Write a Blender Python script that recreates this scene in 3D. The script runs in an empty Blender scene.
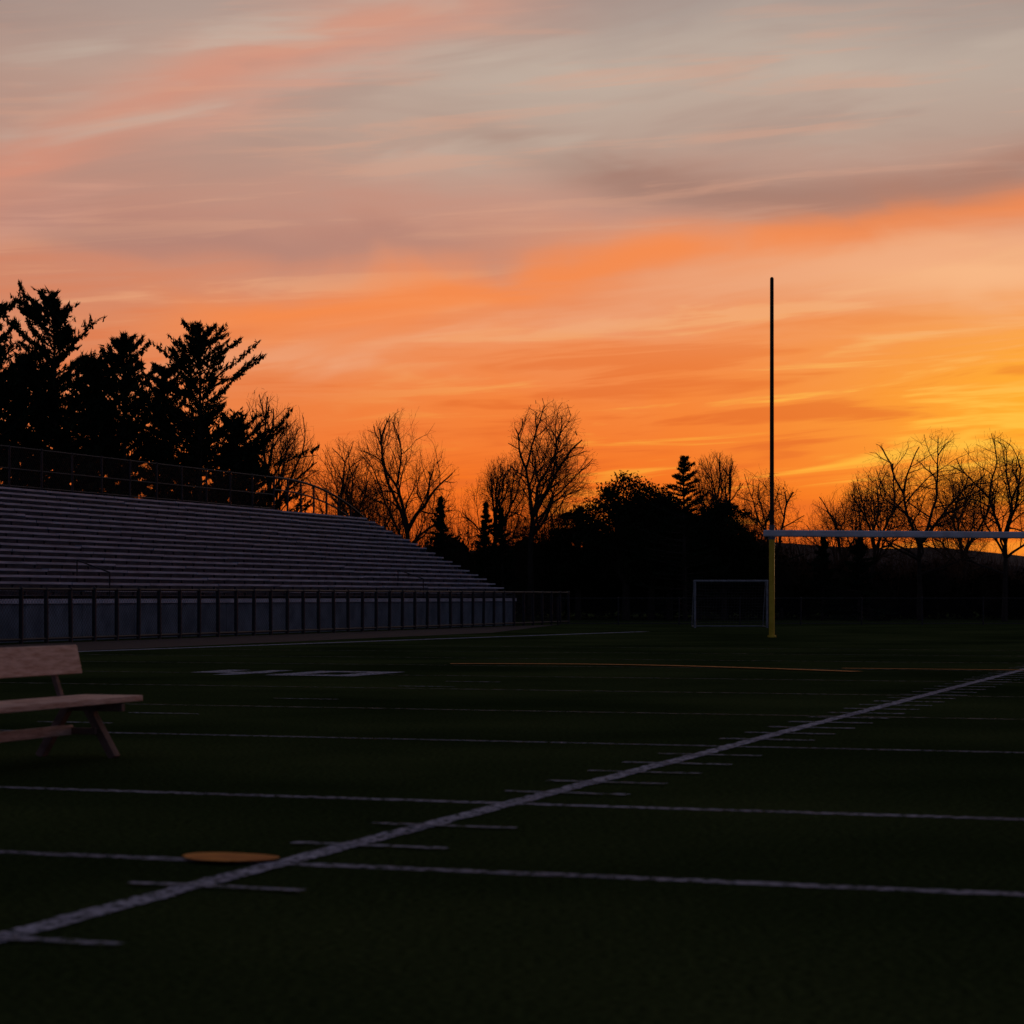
import bpy, math, random
import numpy as np
from mathutils import Vector

scene = bpy.context.scene
scene.view_settings.view_transform = 'Standard'
scene.view_settings.look = 'None'
scene.view_settings.exposure = 0

# ---------------------------------------------------------------- helpers
TH = math.radians(19.09)
CE, SE = math.cos(TH), math.sin(TH)
def fw(a, b, z=0.0):
    """football field frame: a = across (to the right), b = along the field"""
    return (CE*a + SE*b, -SE*a + CE*b, z)
def site(az, dist):
    """survey position: tangent of bearing (thousandths), distance north"""
    return (az*0.001*dist, dist)
def lin(c):
    return tuple(((v/255)/12.92 if v/255 <= 0.04045 else ((v/255+0.055)/1.055)**2.4) for v in c)

class MB:
    def __init__(s): s.v=[]; s.f=[]
    def hexa(s, pts):
        n=len(s.v); s.v+= [tuple(p) for p in pts]
        s.f += [(n,n+3,n+2,n+1),(n+4,n+5,n+6,n+7),(n,n+1,n+5,n+4),(n+1,n+2,n+6,n+5),(n+2,n+3,n+7,n+6),(n+3,n,n+4,n+7)]
    def fbox(s,a0,a1,b0,b1,z0,z1):
        s.hexa([fw(a0,b0,z0),fw(a1,b0,z0),fw(a1,b1,z0),fw(a0,b1,z0),fw(a0,b0,z1),fw(a1,b0,z1),fw(a1,b1,z1),fw(a0,b1,z1)])
    def box(s,x0,x1,y0,y1,z0,z1):
        s.hexa([(x0,y0,z0),(x1,y0,z0),(x1,y1,z0),(x0,y1,z0),(x0,y0,z1),(x1,y0,z1),(x1,y1,z1),(x0,y1,z1)])
    def beam(s,p0,p1,w,h,up=(0,0,1)):
        p0=Vector(p0);p1=Vector(p1);d=(p1-p0).normalized();u=Vector(up)
        x=d.cross(u).normalized()*w/2;y=x.cross(d).normalized()*h/2
        s.hexa([p0-x-y,p0+x-y,p1+x-y,p1-x-y,p0-x+y,p0+x+y,p1+x+y,p1-x+y])
    def tube(s,p0,p1,r0,r1=None,n=8,cap=True):
        if r1 is None:r1=r0
        p0=Vector(p0);p1=Vector(p1);d=(p1-p0).normalized()
        u=Vector((0,0,1)) if abs(d.z)<.9 else Vector((1,0,0))
        x=d.cross(u).normalized();y=x.cross(d)
        k=len(s.v)
        for p,r in((p0,r0),(p1,r1)):
            for i in range(n):
                t=2*math.pi*i/n
                s.v.append(tuple(p+x*r*math.cos(t)+y*r*math.sin(t)))
        for i in range(n):
            j=(i+1)%n
            s.f.append((k+i,k+j,k+n+j,k+n+i))
        if cap:
            s.f.append(tuple(k+i for i in range(n))[::-1]); s.f.append(tuple(k+n+i for i in range(n)))
    def obj(s,name,mat,parent=None,bevel=0,smooth=False):
        me=bpy.data.meshes.new(name)
        off=parent.location if parent else Vector((0,0,0))
        me.from_pydata([(p[0]-off[0],p[1]-off[1],p[2]-off[2]) for p in s.v],[],s.f)
        me.materials.append(mat)
        if smooth:
            me.polygons.foreach_set('use_smooth',[True]*len(me.polygons))
        me.update()
        o=bpy.data.objects.new(name,me); scene.collection.objects.link(o)
        if parent: o.parent=parent
        if bevel:
            m=o.modifiers.new('bevel','BEVEL'); m.width=bevel; m.segments=2; m.limit_method='ANGLE'
        return o
def empty(name,loc):
    o=bpy.data.objects.new(name,None); o.location=loc; o.empty_display_size=.5
    scene.collection.objects.link(o); return o

# ---------------------------------------------------------------- materials
def mat(name, c1, c2=None, scale=8.0, rough=0.8, metal=0.0, stretch=(1,1,1), bump=0.0, detail=4, coord='Object', lo=.35, hi=.65, spec=.3, bscale=None, holes=None):
    m=bpy.data.materials.new(name); m.use_nodes=True
    nt=m.node_tree; N=nt.nodes; L=nt.links
    bs=N['Principled BSDF']; bs.inputs['Roughness'].default_value=rough; bs.inputs['Metallic'].default_value=metal
    bs.inputs['Specular IOR Level'].default_value=spec
    tc=N.new('ShaderNodeTexCoord'); mp=N.new('ShaderNodeMapping'); mp.inputs['Scale'].default_value=stretch
    L.new(tc.outputs[coord],mp.inputs['Vector'])
    nz=N.new('ShaderNodeTexNoise'); nz.inputs['Scale'].default_value=scale; nz.inputs['Detail'].default_value=detail
    L.new(mp.outputs[0],nz.inputs['Vector'])
    rp=N.new('ShaderNodeValToRGB'); rp.color_ramp.elements[0].position=lo; rp.color_ramp.elements[1].position=hi
    rp.color_ramp.elements[0].color=(*c1,1); rp.color_ramp.elements[1].color=(*(c2 or c1),1)
    L.new(nz.outputs['Fac'],rp.inputs[0]); L.new(rp.outputs[0],bs.inputs['Base Color'])
    if bump:
        b=N.new('ShaderNodeBump'); b.inputs['Strength'].default_value=bump; b.inputs['Distance'].default_value=.02
        n2=N.new('ShaderNodeTexNoise'); n2.inputs['Scale'].default_value=bscale or scale*3; n2.inputs['Detail'].default_value=4
        L.new(mp.outputs[0],n2.inputs['Vector']); L.new(n2.outputs['Fac'],b.inputs['Height']); L.new(b.outputs[0],bs.inputs['Normal'])
    if holes:
        n3=N.new('ShaderNodeTexNoise'); n3.inputs['Scale'].default_value=holes; n3.inputs['Detail'].default_value=6
        L.new(tc.outputs[coord],n3.inputs['Vector'])
        r3=N.new('ShaderNodeValToRGB'); r3.color_ramp.elements[0].position=.36; r3.color_ramp.elements[1].position=.58
        r3.color_ramp.elements[0].color=(.12,.12,.12,1)
        L.new(n3.outputs['Fac'],r3.inputs[0]); L.new(r3.outputs[0],bs.inputs['Alpha'])
    return m
def diffuse(name,c1,c2,scale):
    m=bpy.data.materials.new(name); m.use_nodes=True; nt=m.node_tree; N=nt.nodes; L=nt.links
    for n_ in list(N): N.remove(n_)
    o=N.new('ShaderNodeOutputMaterial'); d=N.new('ShaderNodeBsdfDiffuse'); tc=N.new('ShaderNodeTexCoord')
    nz=N.new('ShaderNodeTexNoise'); nz.inputs['Scale'].default_value=scale; nz.inputs['Detail'].default_value=1
    rp=N.new('ShaderNodeValToRGB'); rp.color_ramp.elements[0].position=.38; rp.color_ramp.elements[1].position=.62
    rp.color_ramp.elements[0].color=(*c1,1); rp.color_ramp.elements[1].color=(*c2,1)
    L.new(tc.outputs['Object'],nz.inputs['Vector']); L.new(nz.outputs['Fac'],rp.inputs[0]); L.new(rp.outputs[0],d.inputs[0]); L.new(d.outputs[0],o.inputs[0])
    return m

M_line=mat('line_paint',(.34,.34,.40),(.58,.58,.64),scale=3,rough=.9,bump=.4,bscale=60,holes=22)
M_line2=mat('worn_white_paint',(.20,.20,.235),(.42,.42,.47),scale=1.2,rough=.9,bump=.4,bscale=60,holes=18)
M_orange=mat('orange_paint',(.62,.20,.03),(.80,.30,.04),scale=5,rough=.9)
M_alu=mat('aluminium_plank',(.25,.29,.35),(.46,.50,.58),scale=1.2,rough=.5,metal=.1,stretch=(1,1,9))
M_riser=mat('riser_metal',(.05,.058,.075),(.1,.11,.135),scale=2,rough=.6)
M_conc=mat('concrete',(.10,.135,.165),(.20,.25,.29),scale=1.5,rough=.85,bump=.3)
M_cap=mat('cap_white',(.4,.42,.48),(.6,.62,.68),scale=2,rough=.6)
M_dark=mat('dark_metal',(.012,.012,.014),(.025,.025,.028),scale=6,rough=.5)
M_galv=mat('galvanised',(.10,.10,.11),(.18,.18,.19),scale=8,rough=.5,metal=.3)
M_yel=mat('yellow_paint',(.66,.40,.02),(.82,.54,.04),scale=4,rough=.45,bump=.1)
M_white=mat('white_paint',(.60,.55,.54),(.78,.73,.72),scale=3,rough=.45)
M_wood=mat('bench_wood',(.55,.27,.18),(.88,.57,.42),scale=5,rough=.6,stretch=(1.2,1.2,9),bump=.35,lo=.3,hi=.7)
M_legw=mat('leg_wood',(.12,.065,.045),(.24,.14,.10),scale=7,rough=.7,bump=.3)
M_bark=mat('bark',(.03,.02,.014),(.055,.038,.026),scale=6,rough=.95,bump=.5)
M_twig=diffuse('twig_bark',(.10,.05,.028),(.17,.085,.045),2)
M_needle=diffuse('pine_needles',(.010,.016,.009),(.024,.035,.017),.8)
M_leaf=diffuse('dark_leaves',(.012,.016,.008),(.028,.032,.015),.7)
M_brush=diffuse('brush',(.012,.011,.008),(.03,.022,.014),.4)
M_track=mat('track_surface',(.035,.022,.02),(.05,.03,.026),scale=5,rough=.95)
M_hill=mat('hill_woods',(.03,.02,.016),(.05,.035,.03),scale=.05,rough=1)
M_net=mat('net_cord',(.05,.05,.05),(.09,.09,.09),scale=5,rough=.9)

# grass
def grass_mat():
    m=bpy.data.materials.new('grass'); m.use_nodes=True; nt=m.node_tree; N=nt.nodes; L=nt.links
    bs=N['Principled BSDF']; bs.inputs['Roughness'].default_value=1; bs.inputs['Specular IOR Level'].default_value=0.0
    tc=N.new('ShaderNodeTexCoord')
    a=N.new('ShaderNodeTexNoise'); a.inputs['Scale'].default_value=.22; a.inputs['Detail'].default_value=6
    b=N.new('ShaderNodeTexNoise'); b.inputs['Scale'].default_value=28; b.inputs['Detail'].default_value=5; b.inputs['Roughness'].default_value=.7
    L.new(tc.outputs['Object'],a.inputs['Vector']); L.new(tc.outputs['Object'],b.inputs['Vector'])
    r=N.new('ShaderNodeValToRGB'); r.color_ramp.elements[0].position=.35; r.color_ramp.elements[1].position=.68
    r.color_ramp.elements[0].color=(.024,.038,.011,1); r.color_ramp.elements[1].color=(.062,.080,.026,1)
    L.new(a.outputs['Fac'],r.inputs[0])
    r2=N.new('ShaderNodeValToRGB'); r2.color_ramp.elements[0].position=.3; r2.color_ramp.elements[1].position=.7
    r2.color_ramp.elements[0].color=(.25,.25,.25,1); r2.color_ramp.elements[1].color=(1.6,1.6,1.5,1)
    L.new(b.outputs['Fac'],r2.inputs[0])
    mx=N.new('ShaderNodeMix'); mx.data_type='RGBA'; mx.blend_type='MULTIPLY'; mx.inputs[0].default_value=1
    L.new(r.outputs[0],mx.inputs[6]); L.new(r2.outputs[0],mx.inputs[7]); L.new(mx.outputs[2],bs.inputs['Base Color'])
    bp=N.new('ShaderNodeBump'); bp.inputs['Strength'].default_value=.6; bp.inputs['Distance'].default_value=.03
    L.new(b.outputs['Fac'],bp.inputs['Height']); L.new(bp.outputs[0],bs.inputs['Normal'])
    return m
M_grass=grass_mat()

# ---------------------------------------------------------------- ground
g=MB(); S=3000
g.v=[(-S,-S,0),(S,-S,0),(S,S,0),(-S,S,0)]; g.f=[(0,1,2,3)]
g.obj('ground',M_grass)

# ---------------------------------------------------------------- field markings
rng=random.Random(4)
def strip(mb,p0,p1,w,z=.004,step=.08,jit=.012):
    p0=Vector(p0[:2]);p1=Vector(p1[:2]);d=p1-p0;L=d.length;d.normalize();n=Vector((-d.y,d.x))
    k=max(1,min(600,int(L/step))); base=len(mb.v); wob=0
    for i in range(k+1):
        c=p0+d*(L*i/k); wob=wob*.96+rng.uniform(-.002,.002)
        for s in(-1,1):
            q=c+n*(s*w/2+wob+rng.uniform(-jit,jit)); mb.v.append((q.x,q.y,z))
    for i in range(k):
        mb.f.append((base+2*i,base+2*i+2,base+2*i+3,base+2*i+1))
ym=MB()
for b in (9.34,12.5,17.85):
    strip(ym,fw(-25,b),fw(20,b),.115 if b<15 else .085)
ym.obj('yard_lines',M_line2)
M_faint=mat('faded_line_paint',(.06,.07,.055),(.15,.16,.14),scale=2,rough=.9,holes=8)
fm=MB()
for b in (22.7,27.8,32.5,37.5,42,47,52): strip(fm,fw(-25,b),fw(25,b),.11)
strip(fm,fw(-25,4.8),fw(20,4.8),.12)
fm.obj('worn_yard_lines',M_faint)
sm=MB(); strip(sm,fw(-4.32,2),fw(-4.32,46),.13,z=.008); sm.obj('long_field_line',M_line)
hm=MB()
bs_=[5.5,6.95,8.46,10.1,11.1,13.2,14.05,14.95,15.8,16.75]
b=18.7
while b<44:
    bs_.append(b); b+=.914
for b in bs_: strip(hm,fw(-4.62,b),fw(-3.82,b),.08 if b<17 else .11,z=.012)
for b in (19.1,20.9,24.4,28.3,30.1): strip(hm,fw(-11.4,b),fw(-10.6,b),.08,z=.012)
hm.obj('hash_marks',M_line2)
tl=MB(); strip(tl,(-9.9,48.9),(4.6,78.6),.42,z=.010,step=.2,jit=.03); strip(tl,(-60,40.5),(-9.9,48.9),.2,z=.010,step=.3)
tl.obj('touch_line',M_line)
nm=MB()
def fb(a0,a1,b0,b1):
    base=len(nm.v); nm.v+=[fw(a0,b0,.010),fw(a1,b0,.010),fw(a1,b1,.010),fw(a0,b1,.010)]; nm.f.append((base,base+1,base+2,base+3))
A,B=-16.6,31.6
fb(A,A+1.25,B+.8,B+1.3); fb(A+.8,A+1.15,B,B+.8); fb(A+.8,A+1.15,B+1.3,B+2.2); fb(A,A+.4,B+1.3,B+2.2)
A=-14.95
fb(A,A+.45,B,B+2.1); fb(A+1.05,A+1.5,B,B+2.1); fb(A+.45,A+1.05,B,B+.5); fb(A+.45,A+1.05,B+1.6,B+2.1)
nm.obj('yard_numbers',M_line)
om=MB()
pts=[]
for i in range(41):
    t=i/40; x=-1.1+6.6*t; y=40.6-4.3*t+1.4*math.sin(math.pi*t)
    pts.append((x,y))
for p,q in zip(pts,pts[1:]): strip(om,p,q,.30,z=.016,step=.2)
strip(om,(5.5,38),(16,34.4),.18,z=.016,step=.2)
k0=len(om.v); nn=48
om.v.append((-1.29,10.365,.020))
for i in range(nn):
    t=6.2832*i/nn; rr=1+.06*math.sin(3*t+1)+rng.uniform(-.025,.025)
    om.v.append((-1.29+.225*rr*math.cos(t),10.365+.17*rr*math.sin(t)-.05*math.cos(t),.020))
for i in range(nn): om.f.append((k0,k0+1+i,k0+1+(i+1)%nn))
om.obj('orange_field_marking',M_orange)
tr=MB()
tr.v=[fw(-30.6,-40,.006),fw(-25.6,-40,.006),fw(-25.6,72,.006),fw(-30.6,95,.006)]; tr.f=[(0,1,2,3)]
tr.obj('running_track',M_track)

# ---------------------------------------------------------------- bleachers
BL=empty('bleachers',fw(-32.1,66,0))
NR=18; RUN=.37; RISE=.19; A0=-32.15; Z0=1.42; B0,B1=38.0,93.0
pl=MB(); ri=MB()
for i in range(NR):
    a=A0-i*RUN; z=Z0+i*RISE; e1=B1-i*.07
    n=12; w=(e1-B0)/n
    for k in range(n):
        dz=rng.uniform(-.012,.012); dz2=dz+rng.uniform(-.01,.01); da=rng.uniform(-.01,.01)
        s0=B0+k*w+.02; s1=B0+(k+1)*w-.02
        pl.hexa([fw(a-.22+da,s0,z-.062+dz),fw(a+da,s0,z-.062+dz),fw(a+da,s1,z-.062+dz2),fw(a-.22+da,s1,z-.062+dz2),
                 fw(a-.22+da,s0,z+dz),fw(a+da,s0,z+dz),fw(a+da,s1,z+dz2),fw(a-.22+da,s1,z+dz2)])
    k=0
    while B0+k*1.5<e1: 
        ri.fbox(a-.17,a-.11,B0+k*1.5+.4,B0+k*1.5+.46,z-.168,z-.078); k+=1
    ri.fbox(a-.36,a-.345,B0,e1,z-.168,z+.02)
    ri.fbox(a-.345,a+.02,B0,e1,z-.19,z-.17)
pl.obj('seat_planks',M_alu,BL); ri.obj('risers',M_riser,BL)
at=A0-NR*RUN; zt=Z0+NR*RISE
wl=MB()
b=B0
while b<B1-.1:
    e=min(b+3.0,B1); wl.fbox(A0-.1,A0+.12,b+.012,e-.012,0,1.02); b=e
wl.obj('front_wall',M_conc,BL)
cp=MB(); cp.fbox(A0-.15,A0+.18,B0,B1,1.023,1.15); cp.obj('wall_cap',M_cap,BL)
sp=MB()
for bb in (B0-.02,B1+.02):
    s=len(sp.v)
    sp.v+=[fw(A0-.1,bb,0),fw(at,bb,0),fw(at,bb,zt-.25),fw(A0-.1,bb,Z0-.25)]; sp.f.append((s,s+1,s+2,s+3))
sp.fbox(at-.9,at-.01,B0,B1-1.5,0,zt-.25)
sp.obj('structure',M_riser,BL)
def chain(mb,pA,pB,z0,z1,sp_=.14,r=.0035):
    L=math.hypot(pB[0]-pA[0],pB[1]-pA[1]); h=z1-z0; n=int(L/sp_)
    def P(t,z): return (pA[0]+(pB[0]-pA[0])*t,pA[1]+(pB[1]-pA[1])*t,z)
    for i in range(n):
        t=i/n; dt=h/L
        if t+dt<=1:
            mb.tube(P(t,z0),P(t+dt,z1),r,n=3,cap=False); mb.tube(P(t+dt,z0),P(t,z1),r,n=3,cap=False)
def fence(name,pA,pB,h,spacing,mp,r=.035,rails=(1,),parent=None,link=True,zb=0):
    e=parent or empty(name,(pA[0],pA[1],0))
    L=math.hypot(pB[0]-pA[0],pB[1]-pA[1]); n=round(L/spacing)
    ps=MB()
    for i in range(n+1):
        t=i/n; x=pA[0]+(pB[0]-pA[0])*t; y=pA[1]+(pB[1]-pA[1])*t
        k=1.0+rng.uniform(-.01,.02)
        ps.tube((x,y,zb),(x+rng.uniform(-.02,.02),y,zb+h*k),r); ps.tube((x,y,zb+h*k),(x,y,zb+h*k+.05),r*1.25,r*.4)
    for q in rails: ps.tube((pA[0],pA[1],zb+h*q),(pB[0],pB[1],zb+h*q),r*.6)
    ps.obj('posts_and_rails' if not parent else 'guard_rail',mp,e)
    if link:
        c=MB(); chain(c,pA,pB,zb+.05,zb+h); c.obj('chain_link',M_dark,e)
    return e
fence('chain_link_fence',fw(-30.9,36),fw(-30.9,97),1.40,1.25,M_dark,r=.06,rails=(1,.08))
fence('back_guard_rail',fw(at-.45,B0),fw(at-.45,84),1.4,2.0,M_dark,r=.035,rails=(1,.5,.1),parent=BL,zb=zt-.2)
er=MB(); prev=None
for i in range(17):
    t=i/16; b=84+10.5*t; z=zt+1.2-1.75*t**2.4
    p=fw(at-.45,b,z)
    if prev:
        er.tube(prev,p,.05); er.tube((prev[0],prev[1],prev[2]-.5),(p[0],p[1],p[2]-.5),.035)
    if i%2==0: er.tube((p[0],p[1],zt-1.4),p,.042)
    prev=p
for bb in (57.5,82.0):
    er.tube(fw(A0+.15,bb,1.1),fw(A0+.15,bb,1.9),.02); er.tube(fw(A0+.15,bb,1.9),fw(A0-.9,bb,2.25),.02); er.tube(fw(A0-.9,bb,1.5),fw(A0-.9,bb,2.25),.02)
er.obj('stair_rails',M_dark,BL)

fence('field_fence',site(20,97),site(420,97),1.15,2.6,M_dark,r=.03,rails=(1,.06))

# ---------------------------------------------------------------- goal post
gx,gy=7.75,68.0
GP=empty('football_goal_post',(gx,gy,0))
m=MB(); m.tube((gx,gy,0),(gx,gy,3.0),.085,n=20); m.tube((gx,gy,0),(gx,gy,.06),.13,n=20); m.obj('lower_post',M_yel,GP)
m=MB(); m.tube((gx+8.0,gy,0),(gx+8.0,gy,3.0),.085,n=20); m.obj('lower_post_2',M_yel,GP)
m=MB(); m.beam((gx-.25,gy,3.1),(gx+8.25,gy,3.04),.18,.20); m.obj('crossbar',M_white,GP,bevel=.04)
m=MB()
for xx in (0,8.0):
    m.tube((gx+xx,gy,3.19),(gx+xx,gy,10.7),.065,.055,n=16); m.tube((gx+xx,gy,10.7),(gx+xx,gy,10.74),.055,.03,n=16)
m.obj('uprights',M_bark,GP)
m=MB()
for xx in (0,8.0): m.tube((gx+xx,gy,2.92),(gx+xx,gy,3.0),.11,n=16); m.tube((gx+xx,gy,3.19),(gx+xx,gy,3.35),.08,n=16)
m.obj('brackets',M_galv,GP)

# soccer goal
sx0,sx1,sy=7.1,9.9,88.5; h=1.82
SG=empty('soccer_goal',(sx0,sy,0))
m=MB()
for x in(sx0,sx1):
    m.tube((x,sy,0),(x,sy,h),.045,n=12); m.tube((x,sy,h),(x+.0,sy+.6,h),.025); m.tube((x,sy+.6,h),(x,sy+1.5,.05),.02); m.tube((x,sy,.05),(x,sy+1.5,.05),.025)
m.tube((sx0-.05,sy,h),(sx1+.05,sy,h),.045,n=12); m.tube((sx0,sy+1.5,.05),(sx1,sy+1.5,.05),.025); m.tube((sx0,sy+.6,h),(sx1,sy+.6,h),.018)
m.obj('frame',mat('goal_paint',(.16,.16,.16),(.26,.26,.26),scale=6,rough=.5),SG)
m=MB(); nx=24
for i in range(nx+1):
    x=sx0+(sx1-sx0)*i/nx; m.tube((x,sy+.6,h),(x,sy+1.5,.05),.005,n=3); m.tube((x,sy,h),(x,sy+.6,h),.005,n=3)
for j in range(16):
    t=j/16; m.tube((sx0,sy+.6+.9*t,h-(h-.05)*t),(sx1,sy+.6+.9*t,h-(h-.05)*t),.005,n=3)
    for x in(sx0,sx1): m.tube((x,sy,h-(h)*t),(x,sy+.6+.9*t,h-(h-.05)*t),.005,n=3)
m.obj('net',M_net,SG)

# ---------------------------------------------------------------- bench
BE=empty('park_bench',fw(-8.6,13.8,0))
be0,be1=11.9,15.45
def fplank(name,a0,a1,z0,z1,e0=be0,e1=be1,tilt=0):
    m=MB(); m.hexa([fw(a0,e0,z0),fw(a1,e0,z0),fw(a1,e1,z0),fw(a0,e1,z0),fw(a0-tilt,e0,z1),fw(a1-tilt,e0,z1),fw(a1-tilt,e1,z1),fw(a0-tilt,e1,z1)])
    return m.obj(name,M_wood,BE,bevel=.008)
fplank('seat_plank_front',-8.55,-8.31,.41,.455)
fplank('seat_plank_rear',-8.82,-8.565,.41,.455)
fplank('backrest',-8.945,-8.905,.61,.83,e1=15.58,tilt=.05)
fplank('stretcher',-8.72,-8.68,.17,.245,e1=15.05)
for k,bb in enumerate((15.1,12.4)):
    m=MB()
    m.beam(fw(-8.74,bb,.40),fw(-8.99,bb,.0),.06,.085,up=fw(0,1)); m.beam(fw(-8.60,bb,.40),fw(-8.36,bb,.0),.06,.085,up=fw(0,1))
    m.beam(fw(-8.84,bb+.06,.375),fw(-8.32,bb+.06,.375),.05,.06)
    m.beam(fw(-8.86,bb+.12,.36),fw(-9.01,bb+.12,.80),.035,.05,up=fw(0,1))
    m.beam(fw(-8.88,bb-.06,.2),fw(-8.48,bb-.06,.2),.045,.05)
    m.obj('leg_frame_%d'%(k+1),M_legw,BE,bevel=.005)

# ---------------------------------------------------------------- trees
def seg_arrays(segs,n=3):
    S=np.array(segs,dtype=float)
    p0=S[:,0:3];p1=S[:,3:6];r0=S[:,6];r1=S[:,7]
    d=p1-p0; d/=np.linalg.norm(d,axis=1)[:,None]+1e-9
    ref=np.where(np.abs(d[:,2:3])<.9,np.array([[0,0,1.]]),np.array([[1.,0,0]]))
    x=np.cross(d,ref); x/=np.linalg.norm(x,axis=1)[:,None]+1e-9; y=np.cross(d,x)
    V=[]
    for p,r in((p0,r0),(p1,r1)):
        for i in range(n):
            t=2*math.pi*i/n; V.append(p+(x*math.cos(t)+y*math.sin(t))*r[:,None])
    V=np.stack(V,1); K=len(S); base=(np.arange(K)*2*n)[:,None]
    F=np.stack([np.concatenate([base+i,base+(i+1)%n,base+n+(i+1)%n,base+n+i],1) for i in range(n)],1).reshape(-1,4)
    return V.reshape(-1,3),F
def tri_arrays(C,size,elong,rs,dirs=None,ratio=.4,jit=.55):
    K=len(C); 
    D=rs.normal(size=(K,3)); 
    if dirs is not None: D=D*jit+dirs
    D/=np.linalg.norm(D,axis=1)[:,None]+1e-9
    W=np.cross(D,rs.normal(size=(K,3))); W/=np.linalg.norm(W,axis=1)[:,None]+1e-9
    s=size*rs.uniform(.5,1.3,size=(K,1))
    a=C-D*s*.5; b=C+D*s*.5
    V=np.stack([a-W*s*ratio*.5,a+W*s*ratio*.5,b],1).reshape(-1,3)
    F=np.arange(K*3).reshape(-1,3)
    return V,F
def np_obj(name,V,F,m,parent=None,loc=None):
    me=bpy.data.meshes.new(name); me.from_pydata(V.tolist(),[],F.tolist()); me.materials.append(m); me.update()
    o=bpy.data.objects.new(name,me); scene.collection.objects.link(o)
    if parent:o.parent=parent
    if loc:o.location=loc
    return o

def bare_tree(az,dist,H,W,seed,levels=7,fork=.36,twig=.0045,spread=1.0):
    r=random.Random(seed); segs=[]
    def grow(p,d,L,rad,lev):
        n=5 if lev<3 else (4 if lev<4 else (3 if lev<6 else 2))
        pos=p; dr=d.copy(); pts=[p]; drs=[d]
        for i in range(n):
            wob=.05 if lev==0 else .15
            dr=(dr+Vector((r.gauss(0,wob),r.gauss(0,wob),r.gauss(.01,.07)))).normalized()
            q=pos+dr*(L/n); ra=max(rad*(1-.45*i/n),twig); rb=max(rad*(1-.45*(i+1)/n),twig*.8)
            segs.append((*pos,*q,ra,rb,lev)); pos=q; pts.append(q); drs.append(dr)
        if lev>=levels-1: return
        if lev==0: ks=[1,1,1,.8,.8,.6,.8]
        elif lev<3: ks=[1,1,.8,.6,.4]
        elif lev==3: ks=[1,.75,.5,.25]
        elif lev==4: ks=[1,.67,.34]
        else: ks=[1,.67,.34]
        side=r.uniform(0,6.28)
        for t in ks:
            k=min(n,max(1,round(t*n))); pp=pts[k]; up=drs[k]
            side+=2.4+r.uniform(-.5,.5); ang=(r.uniform(.2,.55) if t==1 else r.uniform(.55,.95))*spread
            if lev==0: ang*=1.15
            x=up.orthogonal().normalized(); y=up.cross(x)
            nd=(up*math.cos(ang)+(x*math.cos(side)+y*math.sin(side))*math.sin(ang))
            nd.z+=.06 if lev<2 else 0; nd.normalize()
            LL=H*.20*r.uniform(.85,1.15) if lev==0 else L*r.uniform(.6,.85)*(1 if t==1 else .88)
            grow(pp,nd,LL,rad*(.6 if t==1 else .42),lev+1)
    grow(Vector((0,0,0)),Vector((0,0,1)),H*fork,H*.019,0)
    S=np.array(segs); P=S[:,3:6]
    ft=H*fork
    top=np.percentile(P[:,2],97.5); xr=(np.percentile(P[:,0],96)-np.percentile(P[:,0],4))/2; xc=np.median(P[:,0]); 
    yr=(np.percentile(P[:,1],96)-np.percentile(P[:,1],4))/2
    sz=H/top; sx=(W/2)/xr; sx=min(max(sx,sz*.66),sz*1.7); sy=min(max((W/2)/yr,sz*.66),sz*1.7)
    for c in(0,3):
        S[:,c]*=sx; S[:,c+1]*=sy; S[:,c+2]*=sz
    cz=(H+ft*.75)/2; rz=(H-ft*.75)/2; rx=max(W/2,xr*sx)
    rsd=np.random.RandomState(seed)
    ph=rsd.uniform(0,6.28,3)
    an=np.arctan2(S[:,5]-cz,S[:,3]-xc*sx)
    lim=1.06+.07*np.sin(an*3+ph[0])+.05*np.sin(an*7+ph[1])+rsd.uniform(-.08,.08,len(S))
    e=np.sqrt(((S[:,3]-xc*sx)/rx)**2+(S[:,4]/rx)**2*.8+((S[:,5]-cz)/rz)**2)
    keep=(S[:,8]<2)|(e<lim)
    S=S[keep]
    E=empty('bare_tree',(*site(az,dist),0))
    big=S[:,8]<3
    V,F=seg_arrays(S[big][:,:8],6); np_obj('trunk_and_limbs',V,F,M_bark,E)
    V,F=seg_arrays(S[~big][:,:8],3); np_obj('twigs',V,F,M_twig,E)

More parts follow.
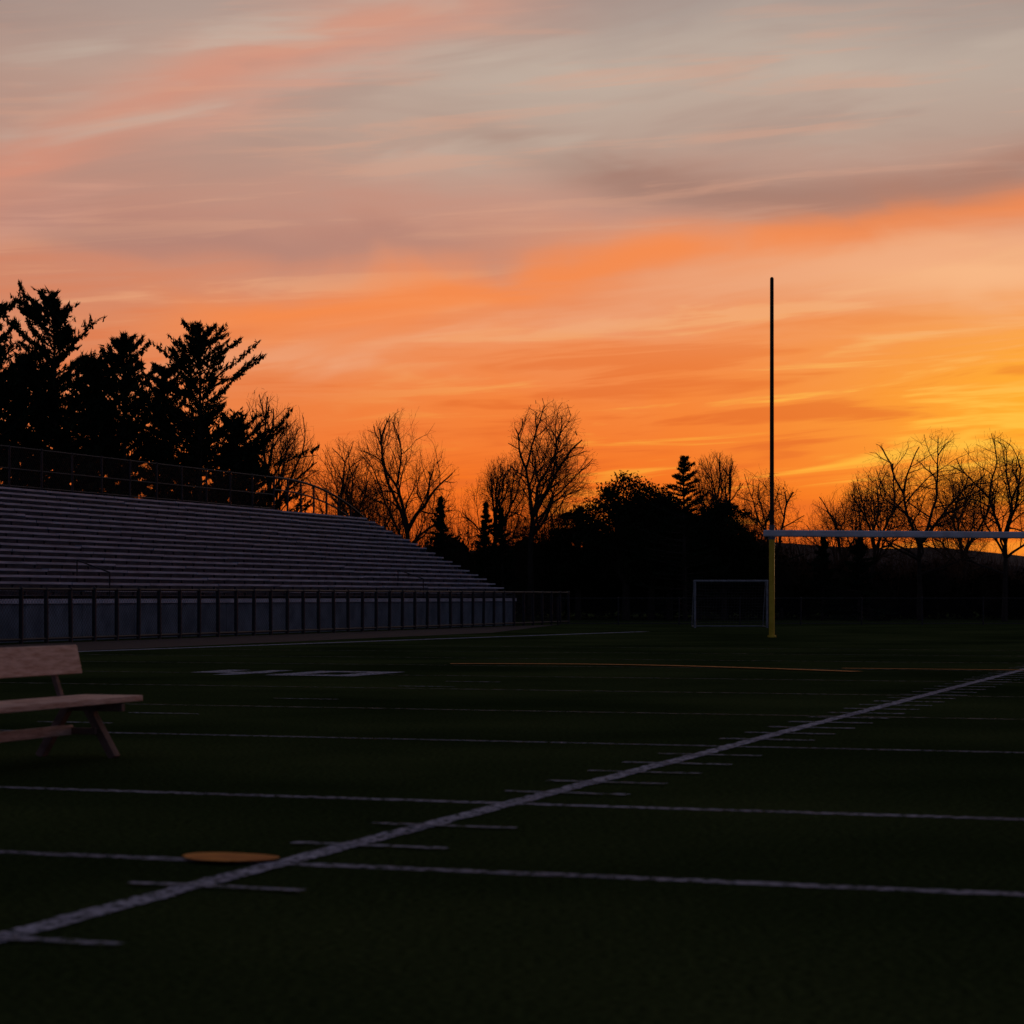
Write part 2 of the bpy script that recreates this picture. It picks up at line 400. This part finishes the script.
def pine_tree(az,dist,H,R,seed,name='pine_tree',bmin=.12,spiky=False,power=.6,nb=95,cap=1.0):
    r=random.Random(seed); rs=np.random.RandomState(seed); segs=[];C=[];D=[]
    lean=Vector((r.uniform(-.02,.02),r.uniform(-.02,.02),1))
    n=10
    for i in range(n):
        a=lean*(H*.985*i/n); b=lean*(H*.985*(i+1)/n); segs.append((*a,*b,H*.014*(1-.9*i/n)+.01,H*.014*(1-.9*(i+1)/n)+.01))
    lob=[(r.uniform(0,6.28),r.uniform(3,9),r.uniform(.12,.28)) for _ in range(4)]
    for k in range(nb):
        t=bmin+(1-bmin)*((k+r.random())/nb)**.85
        t=min(.985,t)
        az_=k*2.4+r.uniform(-.6,.6)
        prof=min(cap,(1-t)**power)
        m_=1+sum(a*math.sin(az_+ph+f*t*2) for ph,f,a in lob)
        L=max(.22 if not spiky else .08,R*(prof*max(.4,m_)*r.uniform(.5,1.2)))
        el=(r.uniform(-.08,.25)+t*.5) if not spiky else (r.uniform(-.35,-.05)+t*.5)
        d=Vector((math.cos(az_)*math.cos(el),math.sin(az_)*math.cos(el),math.sin(el)))
        pos=lean*(t*H); m=6
        for j in range(m):
            d=(d+Vector((r.gauss(0,.10),r.gauss(0,.10),r.gauss(.04,.06) if not spiky else r.gauss(.03,.03)))).normalized(); q=pos+d*L/m
            segs.append((*pos,*q,.028*(1-j/m)+.007,.028*(1-(j+1)/m)+.007))
            side=d.cross(Vector((0,0,1))).normalized()
            if j>=1 or L<.9:
                for s in(-1,1):
                    sl=min(.9,L*.36)*(1.05-.6*j/m)*r.uniform(.45,1.3)
                    sd=(d*.75+side*s*.8+Vector((0,0,r.uniform(-.05,.4)))).normalized()
                    e=q+sd*sl; segs.append((*q,*e,.01,.005))
                    for u in np.linspace(.25,1,max(2,int(sl/.17))):
                        c=q+sd*sl*u
                        for _ in range(5): C.append((c.x+r.gauss(0,.03),c.y+r.gauss(0,.03),c.z+r.gauss(.03,.025))); D.append((sd.x,sd.y,sd.z+.45))
            for _ in range(7 if j>0 else 2):
                c=pos+(q-pos)*r.random(); C.append((c.x+r.gauss(0,.04),c.y+r.gauss(0,.04),c.z+r.gauss(.04,.04))); D.append((d.x,d.y,d.z+.6))
            pos=q
        for _ in range(9): C.append((pos.x+r.gauss(0,.05),pos.y+r.gauss(0,.05),pos.z+r.gauss(.03,.04))); D.append((d.x*1.2,d.y*1.2,d.z+.5))
    for _ in range(30 if not spiky else 14):
        z=H*r.uniform(.95,1.0); C.append((lean.x*z+r.gauss(0,.04),lean.y*z+r.gauss(0,.04),z)); D.append((0,0,1.5))
    E=empty(name,(*site(az,dist),0))
    V,F=seg_arrays(segs,4); np_obj('trunk_and_branches',V,F,M_bark,E)
    V,F=tri_arrays(np.array(C),.32 if not spiky else .17,1,rs,np.array(D),ratio=.24,jit=.5); np_obj('needles',V,F,M_needle,E)

def leafy_tree(az,dist,H,R,seed):
    r=random.Random(seed); rs=np.random.RandomState(seed); segs=[]; C=[]
    hb=H*.25
    segs.append((0,0,0,0,0,hb,H*.03,H*.025))
    for i in range(115):
        z=r.uniform(-.9,1); az_=r.uniform(0,6.283); q=math.sqrt(1-z*z); k=r.uniform(.55,1.0)*r.uniform(.9,1.03)
        c=Vector((math.cos(az_)*q*R*k,math.sin(az_)*q*R*k,H*.58+z*H*.40*k)); mid=Vector((c.x*.4,c.y*.4,hb+(c.z-hb)*.5+.2))
        segs.append((0,0,hb*.9,*mid,.06,.035)); segs.append((*mid,*c,.035,.01))
        s=R*r.uniform(.10,.17)
        pts=np.clip(rs.normal(size=(170,3)),-1.9,1.9)
        C.append(pts*np.array([s,s,s*.6])+np.array(c))
    C=np.concatenate(C)
    E=empty('broadleaf_tree',(*site(az,dist),0))
    V,F=seg_arrays(segs,5); np_obj('trunk_and_limbs',V,F,M_bark,E)
    V,F=tri_arrays(C,.15,1,rs,ratio=.7); np_obj('foliage',V,F,M_leaf,E)

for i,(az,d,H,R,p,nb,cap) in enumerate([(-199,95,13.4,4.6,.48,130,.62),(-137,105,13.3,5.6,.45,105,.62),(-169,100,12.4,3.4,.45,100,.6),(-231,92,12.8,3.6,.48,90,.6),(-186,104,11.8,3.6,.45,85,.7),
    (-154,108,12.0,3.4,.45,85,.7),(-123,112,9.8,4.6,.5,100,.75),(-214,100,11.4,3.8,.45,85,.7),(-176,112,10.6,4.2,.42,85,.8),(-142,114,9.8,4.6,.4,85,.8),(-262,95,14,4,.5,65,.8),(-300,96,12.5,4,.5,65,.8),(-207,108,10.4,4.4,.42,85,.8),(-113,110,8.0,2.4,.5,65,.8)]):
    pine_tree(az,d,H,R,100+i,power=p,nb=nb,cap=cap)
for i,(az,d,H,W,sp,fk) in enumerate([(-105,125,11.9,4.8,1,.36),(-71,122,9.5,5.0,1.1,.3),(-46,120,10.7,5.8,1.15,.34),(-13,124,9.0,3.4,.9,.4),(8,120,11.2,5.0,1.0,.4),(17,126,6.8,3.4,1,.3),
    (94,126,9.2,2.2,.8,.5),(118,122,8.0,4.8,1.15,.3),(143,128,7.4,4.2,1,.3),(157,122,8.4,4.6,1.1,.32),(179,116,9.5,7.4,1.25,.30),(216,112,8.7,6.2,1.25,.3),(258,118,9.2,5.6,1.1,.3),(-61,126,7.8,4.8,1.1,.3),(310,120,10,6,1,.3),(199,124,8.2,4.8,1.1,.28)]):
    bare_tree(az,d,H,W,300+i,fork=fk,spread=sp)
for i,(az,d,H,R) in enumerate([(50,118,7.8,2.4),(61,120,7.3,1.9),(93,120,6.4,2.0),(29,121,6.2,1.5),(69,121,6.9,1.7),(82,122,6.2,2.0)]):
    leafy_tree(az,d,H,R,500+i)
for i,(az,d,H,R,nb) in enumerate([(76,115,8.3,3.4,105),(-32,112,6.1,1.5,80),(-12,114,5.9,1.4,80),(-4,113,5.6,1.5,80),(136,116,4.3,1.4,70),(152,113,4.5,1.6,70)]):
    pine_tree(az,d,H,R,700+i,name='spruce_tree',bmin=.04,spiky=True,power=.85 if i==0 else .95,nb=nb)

# dark brush / distant mass of trees behind the field
rs=np.random.RandomState(9); r=random.Random(9)
prof=[(-420,7),(-250,7),(-130,6.2),(-108,4.9),(-80,4.4),(-40,4.3),(0,4.2),(22,4.4),(50,4.8),(108,4.4),(125,3.4),(160,3.0),(225,2.7),(420,3.6)]
def top(az):
    for (a,ha),(b_,hb) in zip(prof,prof[1:]):
        if a<=az<=b_: return ha+(hb-ha)*(az-a)/(b_-a)
    return 4
Cs=[]; cores=MB(); segs=[]
az=-420
while az<420:
    for d in (124,130,137):
        a2=az+r.uniform(-5,5); h=top(max(-420,min(420,a2)))*r.uniform(.72,1.12)*(d/122)**.3
        x,y=site(a2,d+r.uniform(-2,2)); w=r.uniform(1.1,2.1)
        pts=rs.normal(size=(380,3)); pts/=np.linalg.norm(pts,axis=1)[:,None]; pts*=rs.uniform(.72,1.12,size=(380,1))
        Cs.append(pts*np.array([w,w,h*.5])+np.array([x,y,h*.5]))
        for k in range(30):
            bx=x+r.uniform(-w,w)*.8; hh=h*r.uniform(.95,1.45); tx=bx+r.gauss(0,.4); segs.append((bx,y+r.uniform(-.5,.5),h*.5,tx,y,hh,.014,.004))
            for _ in range(3): segs.append(((bx+tx)/2,y,(h*.5+hh)/2,(bx+tx)/2+r.gauss(0,.45),y+r.gauss(0,.3),hh*r.uniform(.85,1.03),.008,.004))
        n=len(cores.v); rings=6; seg=9
        for i in range(rings+1):
            ph=math.pi*i/rings
            for j in range(seg):
                th=6.283*j/seg; q=.82*r.uniform(.85,1.1)
                cores.v.append((x+w*q*math.sin(ph)*math.cos(th),y+w*q*math.sin(ph)*math.sin(th),max(-.1,h*.5+h*.5*q*math.cos(ph))))
        for i in range(rings):
            for j in range(seg):
                cores.f.append((n+i*seg+j,n+i*seg+(j+1)%seg,n+(i+1)*seg+(j+1)%seg,n+(i+1)*seg+j))
    az+=11
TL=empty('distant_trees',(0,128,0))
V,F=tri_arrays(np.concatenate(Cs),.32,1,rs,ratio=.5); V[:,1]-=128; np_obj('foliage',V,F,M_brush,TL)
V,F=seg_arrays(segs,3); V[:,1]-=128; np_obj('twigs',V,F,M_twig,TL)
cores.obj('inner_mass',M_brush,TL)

# distant hill
hl=MB(); n=160
for i in range(n+1):
    x=-700+1400*i/n; h=9.0+2.4*math.sin(x*.011+1)+1.5*math.sin(x*.037)+.6*math.sin(x*.13+2)+rng.uniform(-.3,.3)
    hl.v+=[(x,430,-1),(x,455,h*.7),(x,480,h),(x,640,-1)]
for i in range(n):
    for k in range(3): q=i*4+k; hl.f.append((q,q+4,q+5,q+1))
hl.obj('distant_hill',M_hill)

# ---------------------------------------------------------------- world sky
w=bpy.data.worlds.new('World'); scene.world=w; w.use_nodes=True
try:
    w.cycles.sampling_method='MANUAL'; w.cycles.sample_map_resolution=256
except Exception: pass
nt=w.node_tree; N=nt.nodes; L=nt.links
for n_ in list(N): N.remove(n_)
class E_:
    def __init__(s,k): s.k=k
    @staticmethod
    def op(o,*a,clamp=False):
        nd=N.new('ShaderNodeMath'); nd.operation=o; nd.use_clamp=clamp
        for i,x in enumerate(a):
            if isinstance(x,E_): L.new(x.k,nd.inputs[i])
            else: nd.inputs[i].default_value=float(x)
        return E_(nd.outputs[0])
    def __add__(s,o): return E_.op('ADD',s,o)
    __radd__=__add__
    def __sub__(s,o): return E_.op('SUBTRACT',s,o)
    def __rsub__(s,o): return E_.op('SUBTRACT',o,s)
    def __mul__(s,o): return E_.op('MULTIPLY',s,o)
    __rmul__=__mul__
    def __truediv__(s,o): return E_.op('DIVIDE',s,o)
def gauss(x,c,wd): 
    t=(x-c)/wd; return E_.op('EXPONENT',(t*t)*-1.0)
def sstep(x,a,b):
    nd=N.new('ShaderNodeMapRange'); nd.interpolation_type='SMOOTHSTEP'; L.new(x.k,nd.inputs[0])
    nd.inputs[1].default_value=a; nd.inputs[2].default_value=b; return E_(nd.outputs[0])
def comb(x,y,z):
    nd=N.new('ShaderNodeCombineXYZ')
    for i,q in enumerate((x,y,z)):
        if isinstance(q,E_): L.new(q.k,nd.inputs[i])
        else: nd.inputs[i].default_value=q
    return nd.outputs[0]
def noise(vec,scale=1,detail=5,rough=.55,dist=0):
    nd=N.new('ShaderNodeTexNoise'); L.new(vec,nd.inputs['Vector']); nd.inputs['Scale'].default_value=scale; nd.inputs['Detail'].default_value=detail
    nd.inputs['Roughness'].default_value=rough; nd.inputs['Distortion'].default_value=dist; return E_(nd.outputs['Fac'])
def mix(f,a,b):
    nd=N.new('ShaderNodeMix'); nd.data_type='RGBA'
    if isinstance(f,E_): L.new(f.k,nd.inputs[0])
    else: nd.inputs[0].default_value=f
    for i,q in((6,a),(7,b)):
        if isinstance(q,tuple): nd.inputs[i].default_value=(*lin(q),1)
        else: L.new(q,nd.inputs[i])
    return nd.outputs[2]
def ramp(f,stops):
    nd=N.new('ShaderNodeValToRGB'); cr=nd.color_ramp
    while len(cr.elements)<len(stops): cr.elements.new(.5)
    for e,(p,c) in zip(cr.elements,stops): e.position=p; e.color=(*lin(c),1)
    L.new(f.k,nd.inputs[0]); return nd.outputs[0]
tc=N.new('ShaderNodeTexCoord'); sx=N.new('ShaderNodeSeparateXYZ'); L.new(tc.outputs['Generated'],sx.inputs[0])
X,Y,Z=[E_(sx.outputs[i]) for i in range(3)]
U=E_.op('ARCTAN2',X,Y)
hz=E_.op('MAXIMUM',E_.op('SQRT',X*X+Y*Y),.05)
V=E_.op('MINIMUM',E_.op('MAXIMUM',Z/hz,0.0),4.0)
nA=noise(comb(U*6.0,(V-U*.12)*30.0,0.0),1,4,.52,.7)
nB=noise(comb(U*8.0+3.0,(V-U*.07)*90.0,2.0),1,4,.58,.5)
nC=noise(comb(U*10.0,V*24.0,7.0),1,3,.5,.8)
Vw=V+(nC-.5)*.030+(nB-.5)*.008
base=ramp(Vw,[(0,(176,60,22)),(.018,(230,92,27)),(.05,(242,112,33)),(.085,(242,128,58)),(.115,(238,142,88)),(.145,(218,146,114)),(.17,(196,146,128)),
   (.2,(182,156,142)),(.23,(190,172,158)),(.262,(168,152,144)),(.36,(108,103,106)),(.6,(66,70,84)),(1.0,(50,56,74))])
c=base
lf=1.0-sstep(U,-.25,0.0)
c=mix(lf*.50*(1.0-sstep(V,.2,.3))*sstep(V,.03,.12),c,(186,122,104))
gl=gauss(U,.28,.125)*gauss(V+(nB-.5)*.05,.082,.042)
c=mix(E_.op('MINIMUM',gl*1.05,1.0),c,(255,176,42))
st1=sstep(nB,.52,.64)*gauss(V,.072,.045)*sstep(U,-.12,.18)
c=mix(st1*.75,c,(255,194,66))
st2=sstep(nB,.49,.36)
c=mix(st2*gauss(V,.07,.05)*.6,c,(222,100,40))
c=mix(gauss(U,.21,.11)*gauss(Vw,.142,.017)*.85,c,(248,186,136))
c=mix(sstep(nB,.5,.66)*gauss(V,.125,.03)*.45,c,(242,176,130))
b1=gauss(Vw-U*.155,.1375,.0115)*sstep(nA,.22,.5)
c=mix(b1*.85*sstep(U,-.19,-.1),c,(246,136,70))
c=mix(gauss(Vw-U*.155,.119,.008)*sstep(nA,.6,.4)*.6*sstep(U,-.2,-.1),c,(238,168,126))
c=mix(gauss(Vw-U*-.04,.154,.009)*(1.0-sstep(U,-.06,.06))*.5,c,(160,122,116))
q=U-.135
b2=gauss(V+(nC-.5)*.012+(nB-.5)*.012-q*q*1.25,.174,.011)*sstep(U,-.05,.04)
c=mix(b2*.75,c,(156,118,106))
q=.02-U
b3=gauss(V+(nC-.5)*.014+(nB-.5)*.014+q*q*1.4,.260,.016)*(1.0-sstep(U,-.06,.06))*sstep(nA,.1,.5)
c=mix(b3*.8*sstep(U,-.45,-.26),c,(214,144,120))
b3b=gauss(Vw+q*q*1.5,.242,.010)*(1.0-sstep(U,-.06,.0))*sstep(nB,.35,.6)
c=mix(b3b*.5,c,(206,150,132))
c=mix(sstep(nA,.5,.68)*sstep(V,.15,.2)*.42,c,(166,138,128))
c=mix(sstep(nA,.46,.3)*sstep(V,.17,.21)*(1.0-sstep(V,.3,.4))*.45,c,(204,188,172))
c=mix(sstep(nB,.5,.68)*sstep(V,.14,.18)*(1.0-sstep(V,.24,.28))*.38,c,(216,160,134))
# sky colour mixed towards a darker grey-brown, high left and right
c=mix(sstep(E_.op('ABSOLUTE',U),.12,.3)*sstep(V,.17,.27)*.45,c,(138,122,118))
aw=E_.op('ABSOLUTE',U-.12)
back=sstep(aw,.4,1.35)
dusk=ramp(V/1.5,[(0,(66,72,100)),(.1,(80,82,108)),(.3,(64,72,98)),(1,(46,53,75))])
c=mix(back,c,dusk)
bg=N.new('ShaderNodeBackground'); L.new(c,bg.inputs[0]); bg.inputs[1].default_value=1.0
sk=N.new('ShaderNodeTexSky'); sk.sky_type='NISHITA'; sk.sun_disc=False; sk.sun_elevation=math.radians(1.5); sk.sun_rotation=math.radians(20)
bg2=N.new('ShaderNodeBackground'); L.new(sk.outputs[0],bg2.inputs[0]); bg2.inputs[1].default_value=.003
ad=N.new('ShaderNodeAddShader'); L.new(bg.outputs[0],ad.inputs[0]); L.new(bg2.outputs[0],ad.inputs[1])
out=N.new('ShaderNodeOutputWorld'); L.new(ad.outputs[0],out.inputs[0])

sl=bpy.data.lights.new('sun','SUN'); sl.energy=.25; sl.angle=math.radians(.5); sl.color=(1,.55,.28)
so=bpy.data.objects.new('sun',sl); scene.collection.objects.link(so)
az_,el_=math.radians(20),math.radians(1.5)
so.rotation_euler=(-Vector((math.sin(az_)*math.cos(el_),math.cos(az_)*math.cos(el_),math.sin(el_)))).to_track_quat('-Z','Y').to_euler()

# ---------------------------------------------------------------- camera
cd=bpy.data.cameras.new('camera'); cam=bpy.data.objects.new('camera',cd); scene.collection.objects.link(cam)
cam.location=(0,0,1.2); cam.rotation_euler=(math.radians(90),0,0)
cd.sensor_width=36; cd.lens=80.16; cd.shift_y=85/1024; cd.clip_end=6000; cd.clip_start=.1
cd.dof.use_dof=True; cd.dof.focus_distance=60; cd.dof.aperture_fstop=4.0
scene.camera=cam
